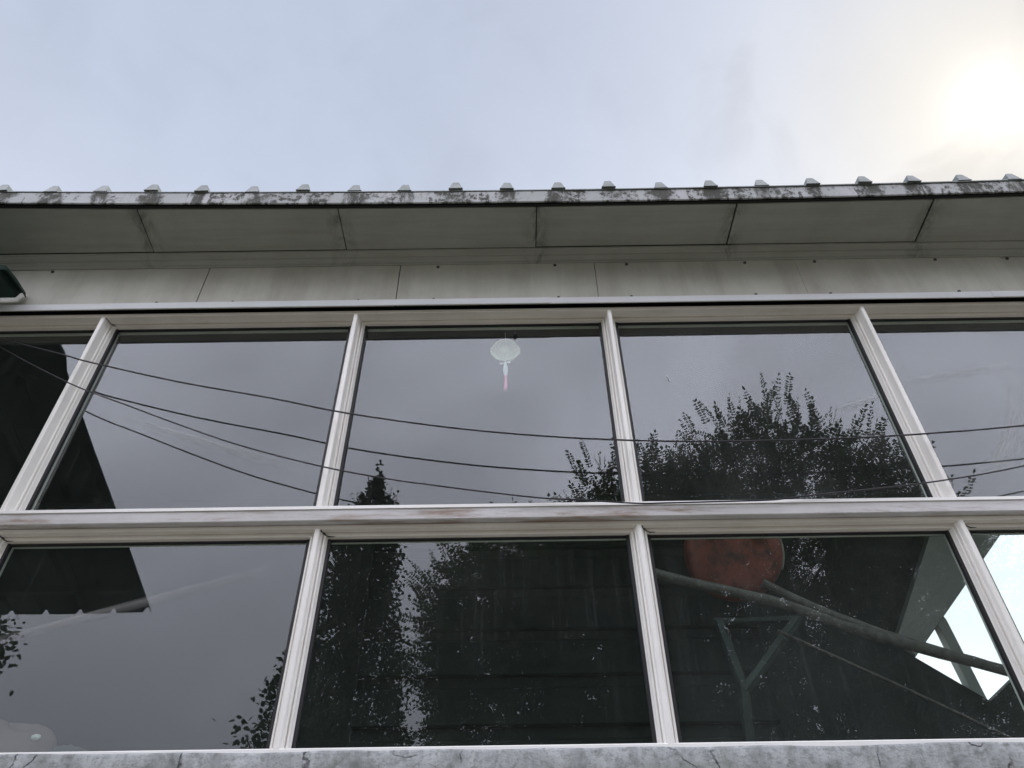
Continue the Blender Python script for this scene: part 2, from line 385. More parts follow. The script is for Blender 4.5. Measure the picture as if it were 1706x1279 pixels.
sb = B().tube([(.0105, -.079, 4.0645), (.014, -.06, 4.0655), (.018, -.04, 4.0645), (.031, -.0305, 4.060), (.044, -.029, 4.057)], [.0008, .0018, .0014, .0022, .0008], 6)
sealant2 = mesh('sealant', sb.v, sb.f); sealant2.materials.append(RUBBER)
for me, gm in ((mu_u, gk_u), (mu_l, gk_l)):
    me.materials.append(ALU); gm.materials.append(RUBBER)
    for x in GX:
        o = link('mullion', me, None, bd, (x + random.uniform(-.0015, .0015), 0, 0)); link('gasket_and_reflection', gm, None, o)
        if me is mu_l:
            link('sealant', sealant, None, o, (0, 0, 0))
        elif random.random() < .6:
            link('sealant', sealant2, None, o, (0, 0, 0))
# head frame of the upper row
B().prism_x([(-.085, 4.0655), (-.085, 4.0815), (-.082, 4.083), (.03, 4.083), (.03, 4.056), (-.028, 4.056), (-.030, 4.0585), (-.0305, 4.071), (-.0345, 4.071), (-.035, 4.0655), (-.05, 4.0665), (-.082, 4.0645)][::-1], X0, X1).make('head_frame', ALUX, bd)
# ledge at the foot of the upper row, beam below it, head frame of the lower row
B().prism_x([(-.091, 2.9895), (-.091, 3.0015), (-.088, 3.004), (-.035, 3.010), (-.034, 3.022), (.03, 3.022), (.03, 2.9895)][::-1], X0, X1).make('upper_window_ledge', LEDGE, bd)
B().prism_x([(-.0855, 2.9455), (-.0865, 2.9885), (.06, 2.9885), (.06, 2.9425), (-.082, 2.9425)][::-1], X0, X1).make('transom_beam', BEAM, bd)
B().prism_x([(-.0565, 2.9255), (-.0565, 2.9385), (-.054, 2.9415), (.03, 2.9415), (.03, 2.907), (-.028, 2.907), (-.030, 2.9095), (-.0305, 2.929), (-.0345, 2.929), (-.035, 2.9215), (-.040, 2.9225), (-.053, 2.924)][::-1], X0, X1).make('lower_head_frame', ALUX, bd)
B().prism_x([(-.055, 2.135), (-.055, 2.169), (-.052, 2.172), (-.03, 2.173), (-.03, 2.178), (.03, 2.178), (.03, 2.135)][::-1], X0, X1).make('bottom_rail', LEDGE, bd)
# rubber lines over the glass
for z0, z1 in ((4.049, 4.057), (2.900, 2.908)):
    B().box(X0, X1, -.008, .004, z0, z1).make('gasket_and_reflection', RUBBER, bd)
# panes, each very slightly out of true
pane_objs = {}
for r, (z0, z1) in enumerate(((3.012, 4.060), (2.160, 2.910))):
    for i in range(len(GX)-1):
        h = (z1-z0)/2
        o = B().box(-.571, .571, -.0004, .0004, -h, h).make('pane', DUSTY[r] if i in (6, 7) else GLASS[(i*2+r) % 4], bd, ((GX[i]+GX[i+1])/2, 0, (z0+z1)/2))
        if not (r == 0 and i in (3, 4)):
            o.rotation_euler = (random.uniform(-.0015, .0015), 0, random.uniform(-.002, .002))
        pane_objs[(r, i)] = o

# dusty wipe marks on the glass
def smear(row, i, pts, wdt):
    o = pane_objs[(row, i)]; P = [Vector((x, 0, z)) for x, z in pts]; v = []; f = []; uvs = []
    n = 14; L_ = []
    for k in range(n+1):
        t_ = k/n; a = (1-t_)**2; b_ = 2*t_*(1-t_); c_ = t_*t_
        p = P[0]*a + P[1]*b_ + P[2]*c_; d = ((P[1]-P[0])*(1-t_) + (P[2]-P[1])*t_).normalized()
        nrm = Vector((-d.z, 0, d.x)); L_.append((p, nrm, t_))
    for p, nr, t_ in L_:
        for s_ in (-.5, .5):
            q = p + nr*wdt*s_; v.append((q.x-o.location.x, -.0062, q.z-o.location.z))
    for k in range(n): f.append((2*k, 2*k+2, 2*k+3, 2*k+1))
    me = mesh('smear', v, f); uvl = me.uv_layers.new()
    for poly in me.polygons:
        for li in poly.loop_indices:
            vi = me.loops[li].vertex_index; uvl.data[li].uv = ((vi//2)/n, vi % 2)
    link('smear', me, SMEAR, o)
smear(0, 4, [(-1.70, 3.52), (-1.28, 3.36), (-.77, 3.20)], .05)
smear(1, 4, [(-1.88, 2.50), (-1.5, 2.62), (-.80, 2.81)], .045)
smear(0, 6, [(1.40, 3.50), (1.52, 3.54), (1.66, 3.585)], .035)
smear(0, 7, [(1.76, 3.65), (2.0, 3.70), (2.3, 3.75)], .05)
smear(0, 7, [(1.80, 3.06), (2.15, 3.30), (2.25, 3.66)], .12)
smear(0, 5, [(.05, 3.04), (.14, 3.07), (.30, 3.09)], .03)
cl = B().lathe([(.006, -.009), (.010, -.004), (.010, .006), (.004, .010)], 10).make('clip', RUBBER, pane_objs[(0, 5)], (.021+.131, -.012, 3.985-3.536))
B().tube([(0, 0, 0), (.004, -.001, -.014), (.010, 0, -.034)], .0012, 5).make('chip', WHITE, pane_objs[(0, 6)], (.700-1.069, -.004, 3.715-3.536))

# wall above the windows --------------------------------------------------
B().box(X0, X1, 0.0, .10, 4.0835, 4.43).make('wall_core', DARK, bd)
B().box(X0, X1, .035, .10, 2.9445, 2.9875).make('transom_core', DARK, bd)
# frieze sheets
fx = [-6.60, -5.55, -4.55, -3.53, -2.52, -1.505, -.548, .425, 1.43, 2.46, 3.45, 4.47, 5.46, X1]
for i in range(len(fx)-1):
    gap = .0022 if i in (4, 5, 6) else .0007
    th = random.uniform(-.0012, .0012)
    o = B().box(fx[i]+gap, fx[i+1]-gap, -.1000+th, -.094+th, 4.10, 4.3975).make('frieze_panel', FRIEZE, bd)
    o.rotation_euler = (0, 0, 0)
scr = mesh('screw', *(lambda b: (b.v, b.f))(B().add(*(lambda q: (q.v, q.f))(B().tube([(0, 0, 0), (0, -.004, 0), (0, -.0075, 0)], [.0085, .0075, .004], 8)))))
scr.materials.append(SCREW)
for x, z in [(-1.694,4.139),(-1.329,4.137),(-.727,4.136),(-.366,4.137),(.232,4.138),(.581,4.137),(1.178,4.139),(1.536,4.138),(2.153,4.141),(2.52,4.139),(-2.9,4.139),
             (-2.29,4.381),(-.359,4.377),(.226,4.379),(.585,4.378),(1.178,4.378),(1.528,4.379),(2.134,4.381),(2.496,4.382),(3.1,4.38)]:
    link('screw', scr, None, bd, (x, -.1005, z))
# flashing, two lengths with a lap at x=.19
for x0, x1, dy in ((X0, -1.93, 0), (-1.945, .19, -.0016), (.185, 2.3, .0008), (2.29, X1, -.001)):
    B().prism_x([(-.1005+dy, 4.1285), (-.112+dy, 4.1275), (-.1155+dy, 4.124), (-.1165+dy, 4.086), (-.1145+dy, 4.083), (-.1115+dy, 4.086), (-.1105+dy, 4.119), (-.1005+dy, 4.1205)], x0, x1).make('flashing', FLASH, bd)

# soffit boards with open joints, trim in the corner
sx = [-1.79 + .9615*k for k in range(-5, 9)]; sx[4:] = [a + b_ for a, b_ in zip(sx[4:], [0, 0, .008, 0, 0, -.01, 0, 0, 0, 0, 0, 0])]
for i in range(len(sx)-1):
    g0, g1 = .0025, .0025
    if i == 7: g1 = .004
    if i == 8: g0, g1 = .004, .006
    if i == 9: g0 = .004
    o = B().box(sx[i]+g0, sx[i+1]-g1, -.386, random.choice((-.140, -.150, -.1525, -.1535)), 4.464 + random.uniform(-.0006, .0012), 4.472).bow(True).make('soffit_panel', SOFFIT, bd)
    o.rotation_euler = (random.uniform(-.0012, .0012)*0, 0, 0)
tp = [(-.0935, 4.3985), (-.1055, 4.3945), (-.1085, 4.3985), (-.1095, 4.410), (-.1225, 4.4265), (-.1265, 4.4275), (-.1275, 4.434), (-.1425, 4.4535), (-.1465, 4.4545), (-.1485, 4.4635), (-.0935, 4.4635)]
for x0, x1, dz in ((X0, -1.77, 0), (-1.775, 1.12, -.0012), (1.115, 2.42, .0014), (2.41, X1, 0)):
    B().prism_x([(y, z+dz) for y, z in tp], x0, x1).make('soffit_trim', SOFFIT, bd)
# eave void, roof and fascia
B().prism_x([(-.398, 4.4745), (-.398, 4.482), (0, 4.482), (0, 4.4745)], X0, X1, 40).bow(True).make('eave_lining', DARK, bd)
for x0, x1, dz, dy in ((X0, -2.76, .001, 0), (-2.76, .235, 0, -.0015), (.228, 3.24, .0016, .0015), (3.24, X1, 0, -.001)):
    o = B().prism_x([(-.412+dy, 4.4655+dz), (-.4185+dy, 4.464+dz), (-.4205+dy, 4.4665+dz), (-.4205+dy, 4.546+dz), (-.4185+dy, 4.549+dz), (-.40+dy, 4.550+dz), (-.40+dy, 4.546+dz), (-.4165+dy, 4.545+dz), (-.4165+dy, 4.4685+dz), (-.412+dy, 4.4685+dz)], x0, x1, 12).bow().make('fascia', FASCIA, bd)
B().prism_x([(-.4155, 4.4695), (-.4155, 4.543), (-.4125, 4.543), (-.4125, 4.4695)], X0, X1, 40).bow().make('fascia_backing', DARK, bd)
rs = math.tan(math.radians(7))
roof = B().prism_x([(-.425, 4.551), (-.425, 4.557), (3.0, 4.557+3.425*rs), (3.0, 4.551+3.425*rs)], X0, X1, 40).bow().make('roof_sheet', ROOF, bd)
B().prism_x([(-.396, 4.546), (2.9, 4.546+3.296*rs), (2.9, 4.50+3.296*rs), (-.396, 4.50)][::-1], X0, X1, 40).bow().make('roof_deck', DARK, bd)
rib = B(); y1 = 3.0
pr = [(-.034, .0), (-.030, .004), (-.0165, .056), (-.012, .060), (.012, .060), (.0165, .056), (.030, .004), (.034, .0)]
n = len(pr)
v = [(x, -.432 + .010*(h_/.06), h_) for x, h_ in pr] + [(x, y1, h_ + (y1+.432)*rs) for x, h_ in pr]
rib.add(v, [(i, i+1, i+1+n, i+n) for i in range(n-1)] + [tuple(range(n-1, -1, -1)), tuple(range(n, 2*n)), (n-1, 0, n, 2*n-1)])
rme = mesh('rib', rib.v, rib.f); rme.materials.append(ROOF)
k0 = int((X0+.06+.007)/.2472); 
x = -.007 + k0*.2472
while x < X1-.05:
    o = link('rib', rme, None, roof, (x+random.uniform(-.004, .004), random.uniform(-.006, .005), 4.5575 + eave_bow(x) + random.uniform(-.006, .003)))
    o.rotation_euler = (0, random.uniform(-.04, .04), random.uniform(-.004, .004))
    x += .2472

# inside of the building --------------------------------------------------
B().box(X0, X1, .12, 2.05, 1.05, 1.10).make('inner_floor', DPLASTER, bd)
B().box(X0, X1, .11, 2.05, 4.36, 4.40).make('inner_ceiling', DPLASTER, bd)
B().box(X0-.1, X0, -.095, 2.15, 0, 4.46).make('end_wall', PLASTER, bd)
B().box(X1, X1+.1, -.095, 2.15, 0, 4.46).make('end_wall', PLASTER, bd)
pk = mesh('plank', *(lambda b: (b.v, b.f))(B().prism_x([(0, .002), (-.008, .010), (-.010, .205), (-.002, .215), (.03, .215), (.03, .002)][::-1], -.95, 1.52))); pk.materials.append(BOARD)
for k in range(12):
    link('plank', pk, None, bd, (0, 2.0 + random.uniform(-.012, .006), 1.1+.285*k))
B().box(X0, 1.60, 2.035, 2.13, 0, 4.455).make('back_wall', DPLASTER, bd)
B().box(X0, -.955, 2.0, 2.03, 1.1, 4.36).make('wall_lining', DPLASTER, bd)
# right-hand stretch of the back wall with a slanting opening to the sky
def gable_wall():
    hole = [(3.545, 4.19), (2.439, 3.173), (2.78, 2.912), (3.36, 3.29), (4.403, 4.19)]
    outer = [(3.9, 4.46), (1.52, 4.46), (1.52, 0), (3.2, 0), (X1, 0), (X1, 4.46)]
    v = []; f = []
    pts = hole + outer
    for y in (2.0, 2.14): v += [(x, y, z) for x, z in pts]
    front = [(0, 5, 6, 1), (1, 6, 7), (1, 7, 8, 2), (2, 8, 3), (8, 9, 3), (3, 9, 10, 4), (4, 10, 5, 0)]
    nn = len(pts); f = [q for q in front] + [tuple(i+nn for i in q[::-1]) for q in front]
    f += [(i, (i+1) % 5, (i+1) % 5+nn, i+nn) for i in range(5)]
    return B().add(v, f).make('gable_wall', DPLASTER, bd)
gable_wall()
B().add([(3.545, 1.985, 4.195), (2.439, 1.985, 3.178), (2.33, 1.90, 3.27), (2.96, 1.90, 4.195), (3.545, 1.998, 4.195), (2.439, 1.998, 3.178), (2.33, 1.998, 3.27), (2.96, 1.998, 4.195)],
        [(0, 1, 2, 3), (1, 5, 6, 2), (2, 6, 7, 3), (0, 4, 5, 1), (3, 7, 4, 0)]).make('opening_lining', PLASTER, bd)
B().tube([(2.66, 2.06, 3.52), (2.71, 2.06, 3.416), (2.752, 2.06, 2.923), (2.768, 2.06, 2.79)], [.046, .046, .046, .046], 4).make('opening_bar', PLASTER, bd)

# ------------------------------------------------------------------ corrugated canopy on the left
cp = thing('corrugated_canopy', 'dark green corrugated steel canopy sloping out from the wall over the leftmost panes', 'canopy', (-2.32, -.12, 4.2))
def canopy_sheet():
    ys = [(-.118, 4.168), (-.20, 4.172), (-.29, 4.164), (-.35, 4.103), (-.50, 4.046), (-1.25, 3.789), (-2.0, 3.535)]
    prof = []; x = -2.322; k = 0
    prof.append((x, .0)); 
    c = -2.352
    while c > -5.0:
        for dx, h_ in ((.024, 0), (.012, .032), (-.012, .032), (-.024, 0)): prof.append((c+dx, h_))
        c -= .2172
    prof.append((-5.05, 0))
    nP = len(prof); v = []; f = []
    for layer in (0, .0012):
        for (y, z) in ys:
            for (px, h_) in prof:
                sag = .006*math.sin(px*2.1+y)
                v.append((px+2.32, y+.12, z+h_+layer*1+sag-4.2))
    nY = len(ys); off = nP*nY
    for i in range(nY-1):
        for j in range(nP-1):
            a = i*nP+j; q = (a, a+1, a+nP+1, a+nP)
            f.append(q); f.append(tuple(i_+off for i_ in q[::-1]))
    for j in range(nP-1):
        for i in (0, nY-1):
            a = i*nP+j; f.append((a, a+off, a+1+off, a+1))
    for i in range(nY-1):
        for j in (0, nP-1):
            a = i*nP+j; f.append((a, a+nP, a+nP+off, a+off))
    return B().add(v, f).make('sheet', GREEN, cp)
canopy_sheet()
for y, z in ((-.62, 3.985), (-1.75, 3.600)):
    B().box(-2.65, -.03, y+.12-.02, y+.12+.02, z-4.2-.045, z-4.2-.008).make('purlin', GREEN, cp)
for x in (-.35, -2.4):
    B().tube([(x, .02, -.13), (x, -.5, -.275), (x, -1.72, -.70)], .022, 6).make('rafter', GREEN, cp)
    B().tube([(x, .02, -.75), (x, -1.0, -.43)], .016, 6).make('brace', GREEN, cp)

# ------------------------------------------------------------------ overhead wires
def smooth(pts, n=4):
    P = [Vector(p) for p in pts]; out = []
    for i in range(len(P)-1):
        p0 = P[max(i-1, 0)]; p1 = P[i]; p2 = P[i+1]; p3 = P[min(i+2, len(P)-1)]
        for k in range(n):
            t_ = k/n
            out.append(.5*((2*p1) + (p2-p0)*t_ + (2*p0-5*p1+4*p2-p3)*t_**2 + (3*p1-p0-3*p2+p3)*t_**3))
    return out + [P[-1]]
w1 = [(-4.2,4.62),(-3.4,4.30),(-2.7,4.02),(-2.021,3.796),(-1.847,3.735),(-1.419,3.609),(-1.013,3.511),(-.673,3.421),(-.25,3.341),(.112,3.295),(.473,3.268),(.824,3.257),(1.303,3.262),(1.642,3.277),(2.054,3.309),(2.9,3.40),(3.9,3.56),(5.2,3.84)]
w2 = [(-3.6,4.56),(-2.9,4.20),(-2.307,3.852),(-2.09,3.726),(-1.856,3.602),(-1.646,3.511),(-1.357,3.385),(-1.085,3.276),(-.757,3.172),(-.493,3.109),(-.307,3.076),(-.124,3.046),(.102,3.014),(.237,3.005),(.459,2.986),(.571,2.986),(.772,2.989),(.953,2.992),(1.021,2.998),(1.114,3.009),(1.417,3.039),(1.68,3.072),(1.971,3.125),(2.7,3.29),(3.8,3.62),(5.0,4.1)]
def hang(pts, y, r, name, label):
    o = B().tube(smooth([(x_, y + .004*math.sin(x_*2), z_) for x_, z_ in pts]), r, 8).make(name, CABLE, None, None, True)
    return tag(o, label, 'wire', 'wires slung across the front of the windows')
hang(w1, -.122, .0036, 'overhead_wire', 'thicker black wire sagging across the middle of the upper panes')
hang(w2, -.108, .0031, 'overhead_wire', 'thinner kinked wire dipping down onto the beam between the two window rows')

# ------------------------------------------------------------------ things behind the glass
# hanging ornament
og = thing('hanging_ornament', 'cream woven octagonal hanging charm with a pink tassel inside the centre upper pane', 'ornament', (-.027, .075, 3.955))
b = B()
pts = [(-.066, .018), (-.042, .062), (-.02, .076), (.02, .076), (.042, .062), (.067, .018), (.067, -.010), (.040, -.045), (.018, -.056), (-.018, -.056), (-.042, -.045), (-.066, -.010)]
loop = [(x_, 0, z_) for x_, z_ in pts]; loop.append(loop[0])
b.tube(loop, .0055, 6).make('rim', CREAM, og)
b = B()
for k in range(-6, 7):
    xx = k*.0095; zt = min(.074, .076 - max(0, abs(xx)-.02)*1.15); zb = max(-.054, -.057 + max(0, abs(xx)-.018)*.95)
    b.tube([(xx, .001*(-1)**k, zb), (xx, -.001*(-1)**k, zt)], .0030, 5)
for k in range(-5, 8):
    zz_ = k*.0097; 
    hw = .066 - max(0, zz_-.018)*.75 - max(0, -.010-zz_)*.9
    b.tube([(-hw, 0, zz_), (0, .003, zz_), (hw, 0, zz_)], .0030, 5)
b.make('weave', CREAM, og)
B().lathe([(.0, -.006), (.022, -.004), (.026, .0), (.022, .004), (.0, .006)], 14).make('centre_knot', CREAM, og, (0, -.002, .010)).rotation_euler = (math.pi/2, 0, 0)
B().tube([(0, 0, .076), (.001, 0, .10), (0, 0, .16)], .0013, 5).make('cord', CREAM, og)
b = B().tube([(-.026, 0, -.080), (-.012, .002, -.077), (0, 0, -.079), (.010, -.002, -.074), (.022, 0, -.076), (.024, 0, -.068), (.012, 0, -.072)], .0042, 6); b.make('bow', RIBBON, og)
B().tube([(0, 0, -.056), (0, 0, -.084)], .003, 6).make('knot', RIBBON, og)
B().tube([(0, 0, -.084), (0, 0, -.10), (.001, 0, -.13), (.001, 0, -.155)], [.006, .0115, .012, .008], 10).make('tassel_collar', TGREY, og)
b = B()
for k in range(16):
    a = k*2.4; r_ = .0065*math.sqrt((k+.5)/16)
    b.tube([(r_*math.cos(a)*.7, r_*math.sin(a)*.7, -.152), (r_*math.cos(a)*.8+.002, r_*math.sin(a)*.7, -.19), (r_*math.cos(a)*1.1+random.uniform(-.002, .002)-.001, r_*math.sin(a), -.232-random.uniform(0, .014))], .0022, 4)
b.make('tassel', TPINK, og)

# red drum lying across two poles
dr = thing('red_drum', 'round scuffed red drum with dark handle holes resting on a slanting pole', 'drum', (1.035, .66, 3.185))
b = B(); b.lathe([(.0, -.055), (.12, -.053), (.185, -.045), (.212, -.028), (.222, .0), (.224, .09), (.22, .13), (.20, .14), (0, .142)], 48)
o = b.make('body', RED, dr, None, True); 
b = B(); b.tube([(.226*math.cos(a_), .226*math.sin(a_), .012) for a_ in np.linspace(-1.0, .45, 16)], .006, 6); b.make('rim', PALE, dr, None, True)  # pale arc: the drum's lit side wall put in as colour
for x_, y_, s_ in ((-.09, -.085, .8), (.115, -.075, 1.1)):
    B().tube([(x_-.035*s_, y_, -.054), (x_-.02*s_, y_+.012, -.068), (x_+.015*s_, y_+.012, -.068), (x_+.035*s_, y_-.004, -.054)], .012*s_, 8).make('handle', RUBBER, dr)
dr.rotation_euler = (math.radians(-66), 0, math.radians(-10))

def pole(pts, r, label):
    pts = smooth(pts, 6); o = B().tube(pts, [r*random.uniform(.93, 1.06) for _ in pts], 12).make('pole', GALV, None, None, True); return tag(o, label, 'pole', 'poles leaning inside the lower right panes')
pole([(.53, .45, 3.007), (.75, .45, 2.935), (1.109, .45, 2.836), (1.417, .45, 2.708), (1.98, .45, 2.527), (2.5, .45, 2.36)], .0215, 'long grey pole slanting in front of the red drum and the bright opening')
pole([(1.12, .62, 3.01), (1.30, .62, 2.90), (1.56, .56, 2.74), (1.9, .53, 2.60)], .020, 'shorter grey pole leaning from the right edge of the red drum')
pole([(1.18, .75, 2.84), (1.7, .85, 2.62), (2.3, .95, 2.34)], .008, 'thin dull rod under the long grey pole by the bright opening')

sd = thing('trestle_stand', 'teal grey steel trestle with forked struts below the red drum', 'stand', (.98, .8, 1.1))
def strut(a, b_, r=.022):
    B().tube([(a[0]-.98, a[1]-.8, a[2]-1.1), (b_[0]-.98, b_[1]-.8, b_[2]-1.1)], r, 6).make('strut', TEAL, sd)
strut((.94, .8, 2.91), (.99, .8, 2.60)); strut((1.30, .8, 2.915), (.985, .8, 2.595), .025)
B().tube([(.01, 0, 1.52), (-.03, 0, 1.2), (-.03, 0, 0)], .023, 6).make('leg', TEAL, sd)
B().tube([(-.06, 0, 1.812), (.34, 0, 1.818)], .014, 6).make('top_bar', TEAL, sd)
B().box(-.2, .14, -.12, .12, 0, .02).make('foot_plate', TEAL, sd)

# bundle of cloth on the inner sill, far left
def lump(name, mat, cx, cy, cz, rx, ry, rz, seed, parent=None):
    r_ = np.random.default_rng(seed); ph = r_.uniform(0, 6, 6); v = []; f = []; nu, nv = 28, 14
    for i in range(nv+1):
        th = math.pi*i/nv
        for k in range(nu):
            a = 2*math.pi*k/nu
            q = 1 + .10*math.sin(3*a+ph[0]+2*th) + .07*math.sin(7*a+ph[1]) * math.sin(th) + .05*math.sin(5*th+ph[2]+3*a)
            v.append((cx+rx*q*math.sin(th)*math.cos(a), cy+ry*q*math.sin(th)*math.sin(a), cz+rz*q*math.cos(th)))
    for i in range(nv):
        for k in range(nu): f.append((i*nu+k, (i+1)*nu+k, (i+1)*nu+(k+1) % nu, i*nu+(k+1) % nu))
    return B().add(v, f).make(name, mat, parent, None, True)
B().box(X0, X1, .11, .44, 2.03, 2.055).make('inner_sill', PLASTER, bd)
tag(lump('cloth_bundle', PINK, -1.80, .28, 2.20, .215, .12, .145, 3), 'pinkish crumpled cloth bundle behind the lower left pane', 'cloth')
tag(lump('cloth_bundle', SAGE, -1.58, .33, 2.165, .14, .09, .115, 9), 'grey green folded cloth just right of the pinkish bundle', 'cloth')
tag(lump('paper_scrap', WHITE, -1.638, .205, 2.286, .016, .010, .010, 5), 'tiny white scrap lying on the cloth behind the lower left pane', 'paper')

# ------------------------------------------------------------------ trees across the yard, seen mirrored in the glass
def mesh_np(name, V, F):
    me = bpy.data.meshes.new(name); nF, k = F.shape
    me.vertices.add(len(V)); me.vertices.foreach_set('co', V.astype(np.float32).ravel())
    me.loops.add(nF*k); me.loops.foreach_set('vertex_index', F.astype(np.int32).ravel())
    me.polygons.add(nF); me.polygons.foreach_set('loop_start', np.arange(nF, dtype=np.int32)*k)
    me.update(calc_edges=True); return me
def unit(a): return a/np.maximum(np.linalg.norm(a, axis=-1, keepdims=True), 1e-9)
def leaves(P, D, Nn, L, W):
    """leaf outlines (six corners) at P along D with face normal Nn"""
    D = unit(D); S = unit(np.cross(D, Nn)); Nn = unit(np.cross(S, D))
    L = np.asarray(L).reshape(-1, 1)*np.ones((len(P), 1)); W = np.asarray(W).reshape(-1, 1)*np.ones((len(P), 1))
    V = np.stack([P, P + D*L*.30 + S*W*.46 - Nn*L*.02, P + D*L*.70 + S*W*.40 - Nn*L*.06, P + D*L - Nn*L*.14, P + D*L*.70 - S*W*.40 - Nn*L*.06, P + D*L*.30 - S*W*.46 - Nn*L*.02], 1)
    n = len(P); F = np.arange(n*6).reshape(n, 6)
    return V.reshape(-1, 3), F
def lobes(U, seed, amp):
    r_ = np.random.default_rng(seed); K = unit(r_.normal(size=(16, 3))); a = r_.uniform(.4, 1, 16)
    g_ = (np.exp(9*(U@K.T - 1))*a).sum(1)
    return 1 + amp*np.clip(g_ - .62, -.6, .75)
def fronds(P, D, L, r_, leaf=.047, wid=.023, pairs=(6, 8), droop=.22):
    """compound leaves: opposite leaflets along a drooping stalk"""
    Vs = []; n = len(P); D = unit(D)
    side = unit(np.cross(D, unit(r_.normal(size=(n, 3)) + np.array([0, 0, .2])))); nr = np.cross(side, D)
    Ps, Ds, Ns = [], [], []
    m_ = pairs[1]
    cnt = r_.integers(pairs[0], pairs[1]+1, n)
    for j in range(m_+1):
        ok = j <= cnt
        t_ = (.18 + .82*j/np.maximum(cnt, 1))[:, None]
        base = P + D*L[:, None]*t_ - np.array([0, 0, 1])*(L[:, None]*droop*t_**2)
        sgns = (1, -1) if j < m_ else (0,)
        for sg in (1, -1):
            last = (j == cnt)[:, None]
            d = np.where(last, D + side*sg*.15, side*sg + D*.45) + r_.normal(size=(n, 3))*.16 - np.array([0, 0, .18])
            Ps.append(base[ok]); Ds.append(d[ok]); Ns.append((nr + r_.normal(size=(n, 3))*.25)[ok])
    Ps = np.concatenate(Ps); Ds = np.concatenate(Ds); Ns = np.concatenate(Ns)
    sc = r_.uniform(.75, 1.15, len(Ps))
    return leaves(Ps, Ds, Ns, leaf*sc, wid*sc)
def limbs(b, base, c, R, r0, count, r_, lift=.35):
    top = Vector((c[0], c[1], c[2]+R[2]*.45))
    base = Vector(base)
    mid = base.lerp(top, .5) + Vector((.08, -.05, 0))
    b.tube(smooth([base, base.lerp(mid, .5), mid, mid.lerp(top, .6), top], 4), list(np.linspace(r0, r0*.22, 17)), 8)
    for k in range(count):
        s_ = r_.uniform(.25, .9); st_ = base.lerp(top, s_)
        a = k*2.4 + r_.uniform(-.4, .4); q = r_.uniform(.55, .95)
        e = Vector((c[0] + R[0]*q*math.cos(a)*(1-.3*s_), c[1] + R[1]*q*math.sin(a)*(1-.3*s_), min(c[2]+R[2]*.8, st_.z + R[2]*r_.uniform(.25, .7))))
        m2 = st_.lerp(e, .5) + Vector((0, 0, lift*.3))
        pts_ = smooth([st_, m2, e], 4)
        b.tube(pts_, list(np.linspace(r0*.38*(1-.5*s_), r0*.05, len(pts_))), 6)
def broadleaf(name, label, c, R, n, seed, power=2., amp=.18, frond_len=(.26, .40), stem=None, leaf=.047, zbias=.35, n_out=420, out_len=(.34, .54), extra=(), group='leafy trees mirrored in the glass'):
    r_ = np.random.default_rng(seed)
    base = (c[0], c[1], 0)
    t_ = thing(name, label, 'tree', base, group)
    VV, FF, nv = [], [], 0; P0, d2 = [], []
    for (c_, R_, fr_) in [(c, R, 1.)] + list(extra):
        n_ = int(n*fr_); U = unit(r_.normal(size=(n_, 3)))
        rad = 1/np.power((np.abs(U)**power).sum(1), 1/power)
        q = np.where(r_.random(n_) < .60, r_.uniform(.66, .93, n_), r_.uniform(.2, .8, n_)**.7)
        lb = lobes(U, seed+1, amp)
        P = U*(rad*q*lb)[:, None]*np.array(R_) + np.array(c_)
        D = unit(U*np.array([1, 1, .8]) + r_.normal(size=(n_, 3))*.55 + np.array([0, 0, zbias]))
        V, F = fronds(P, D, r_.uniform(*frond_len, n_), r_, leaf, leaf*.5)
        VV.append(V); FF.append(F+nv); nv += len(V)
        # long young fronds that stand out of the upper outline
        k = int(n_out*max(fr_, .35)); U2 = unit(r_.normal(size=(k, 3)) + np.array([0, 0, .55])); U2[:, 2] = np.abs(U2[:, 2]) - .15; U2 = unit(U2)
        rad2 = 1/np.power((np.abs(U2)**power).sum(1), 1/power)
        P0.append(U2*(rad2*lobes(U2, seed+1, amp)*r_.uniform(.86, .99, k))[:, None]*np.array(R_) + np.array(c_))
        d2.append(unit(U2*.75 + np.array([0, 0, .6]) + r_.normal(size=(k, 3))*.28))
    V = np.concatenate(VV); F = np.concatenate(FF); P0 = np.concatenate(P0); d2 = np.concatenate(d2); k = len(P0)
    stems = B()
    for q_ in range(0, k, 4):
        stems.tube([tuple(P0[q_]-d2[q_]*.5), tuple(P0[q_]+d2[q_]*.06)], [.007, .003], 4)
    V2, F2 = fronds(P0, d2, r_.uniform(*out_len, k), r_, leaf*1.02, leaf*.50, (8, 12), .08)
    V = np.concatenate([V, V2]); F = np.concatenate([F, F2+len(V)-len(V2)])
    V = V - np.array(base)
    link('crown', mesh_np('crown', V, F), LEAF_A, t_)
    b = B(); limbs(b, (0, 0, -.1), (0, 0, c[2]), R, .15, 16, r_); 
    b.make('trunk', BARK, t_, None, True)
    stems.v = [(x_-base[0], y_-base[1], z_) for x_, y_, z_ in stems.v]
    stems.make('twigs', BARK, t_)
    return t_
broadleaf('broadleaf_tree', 'big rounded tree with feathery compound leaves mirrored in the third pane of the upper row', (3.18, -5.5, 5.12), (1.98, 1.6, 2.36), 6000, 11, 2.15, .17, leaf=.052, n_out=330,
          extra=[((1.55, -5.6, 4.85), (1.62, 1.3, 2.1), .66), ((4.55, -5.4, 4.6), (1.0, 1.1, 1.9), .32)])
broadleaf('broadleaf_tree', 'low bushy tree mirrored under the bright slanting opening at bottom right', (4.75, -6.3, 3.5), (1.55, 1.2, 1.5), 1700, 41, 2.2, .14, (.22, .34), None, .05, n_out=160)
broadleaf('broadleaf_tree', 'lower spreading tree filling the dark middle pane of the bottom row', (.56, -6.6, 4.75), (1.72, 1.6, 1.85), 6300, 23, 2.8, .12, (.22, .34), None, .055)

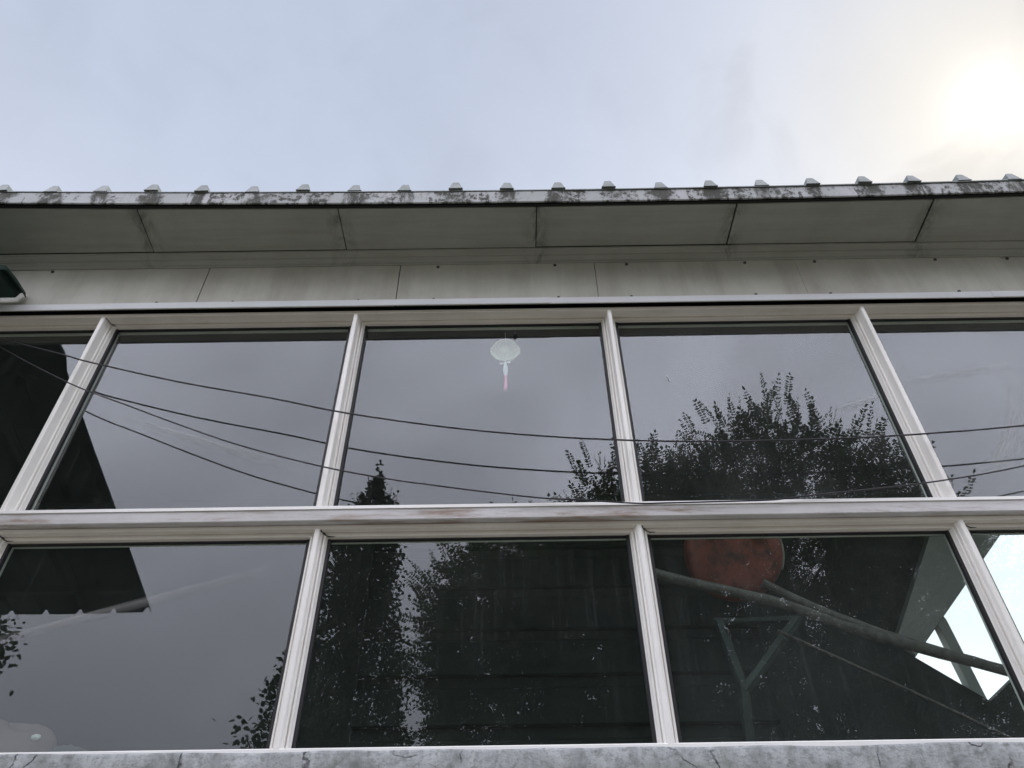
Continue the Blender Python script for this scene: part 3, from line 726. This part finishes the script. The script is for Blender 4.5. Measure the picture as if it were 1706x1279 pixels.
def column_tree(name, label, cx, cy, prof, n, seed, leaf=.075):
    r_ = np.random.default_rng(seed); t_ = thing(name, label, 'tree', (cx, cy, 0), 'leafy trees mirrored in the glass')
    zs = np.array([p[0] for p in prof]); rs_ = np.array([p[1] for p in prof])
    zz_ = np.interp(r_.random(n*2), np.cumsum(rs_*np.gradient(zs)*1.0+1e-4)/np.sum(rs_*np.gradient(zs)+1e-4), zs)[:n]
    # leaves sit in tufts at the ends of short shoots
    nt_ = n//9; zt = zz_[:nt_]; a = r_.uniform(0, 2*math.pi, nt_)
    lob = 1 + .22*np.sin(a*3+zt*4.1) * np.sin(zt*6.3+a) + .12*np.sin(a*5 - zt*9)
    q = np.where(r_.random(nt_) < .7, r_.uniform(.7, 1.05, nt_), r_.uniform(.15, .8, nt_))
    rr = np.interp(zt, zs, rs_)*q*lob
    T = np.stack([rr*np.cos(a), rr*np.sin(a), zt + r_.normal(size=nt_)*.05], 1)
    O = np.stack([np.cos(a), np.sin(a), np.full(nt_, .7)], 1)
    P = np.repeat(T, 9, 0) + r_.normal(size=(nt_*9, 3))*np.array([.075, .075, .085])*np.clip(np.repeat(np.interp(zt, zs, rs_), 9)/.36, .3, 1)[:, None]
    D = unit(np.repeat(O, 9, 0)*.5 + r_.normal(size=(nt_*9, 3))*.8 - np.array([0, 0, .25]))
    Nn = unit(r_.normal(size=(nt_*9, 3)) + np.array([0, 0, .6])); sc = r_.uniform(.6, 1.15, nt_*9)
    V, F = leaves(P, D, Nn, leaf*sc, leaf*.68*sc)
    link('crown', mesh_np('crown', V, F), LEAF_C, t_)
    b = B(); zt_ = zs.max()
    b.tube(smooth([(0, 0, -.1), (.03, .02, zt_*.35), (-.03, 0, zt_*.7), (0, 0, zt_*.985)], 5), list(np.linspace(.13, .006, 16)), 8)
    for k in range(26):
        z_ = r_.uniform(min(zs.min()+.2, zt_-.7), zt_-.6); a_ = k*2.4; R_ = np.interp(z_, zs, rs_)*.8
        b.tube([(0, 0, z_), (R_*.6*math.cos(a_), R_*.6*math.sin(a_), z_+.25), (R_*math.cos(a_), R_*math.sin(a_), z_+.6)], [.03, .018, .005], 5)
    b.make('trunk', BARK, t_, None, True)
    return t_
column_tree('columnar_tree', 'tall narrow pointed tree mirrored just right of the second mullion', -2.58, -9.0,
            [(1.4, .75), (3.5, 1.0), (4.6, .98), (5.8, .74), (6.8, .60), (7.4, .55), (7.9, .50), (8.4, .42), (8.7, .31), (8.9, .20), (9.1, .11), (9.35, .045), (9.62, .01)], 66000, 5)
column_tree('young_tree', 'small loose leafy tree mirrored low in front of the narrow pointed tree', -2.75, -7.0,
            [(1.5, .4), (2.6, .62), (3.6, .68), (4.2, .62), (4.6, .46), (4.95, .34), (5.2, .08)], 6500, 8, .085)
column_tree('young_tree', 'leafy tree of which only a branch end shows mirrored at the far left edge', -6.76, -6.0,
            [(4.1, .12), (4.4, .40), (5.0, .62), (5.35, .42), (5.55, .12)], 5200, 14, .08)
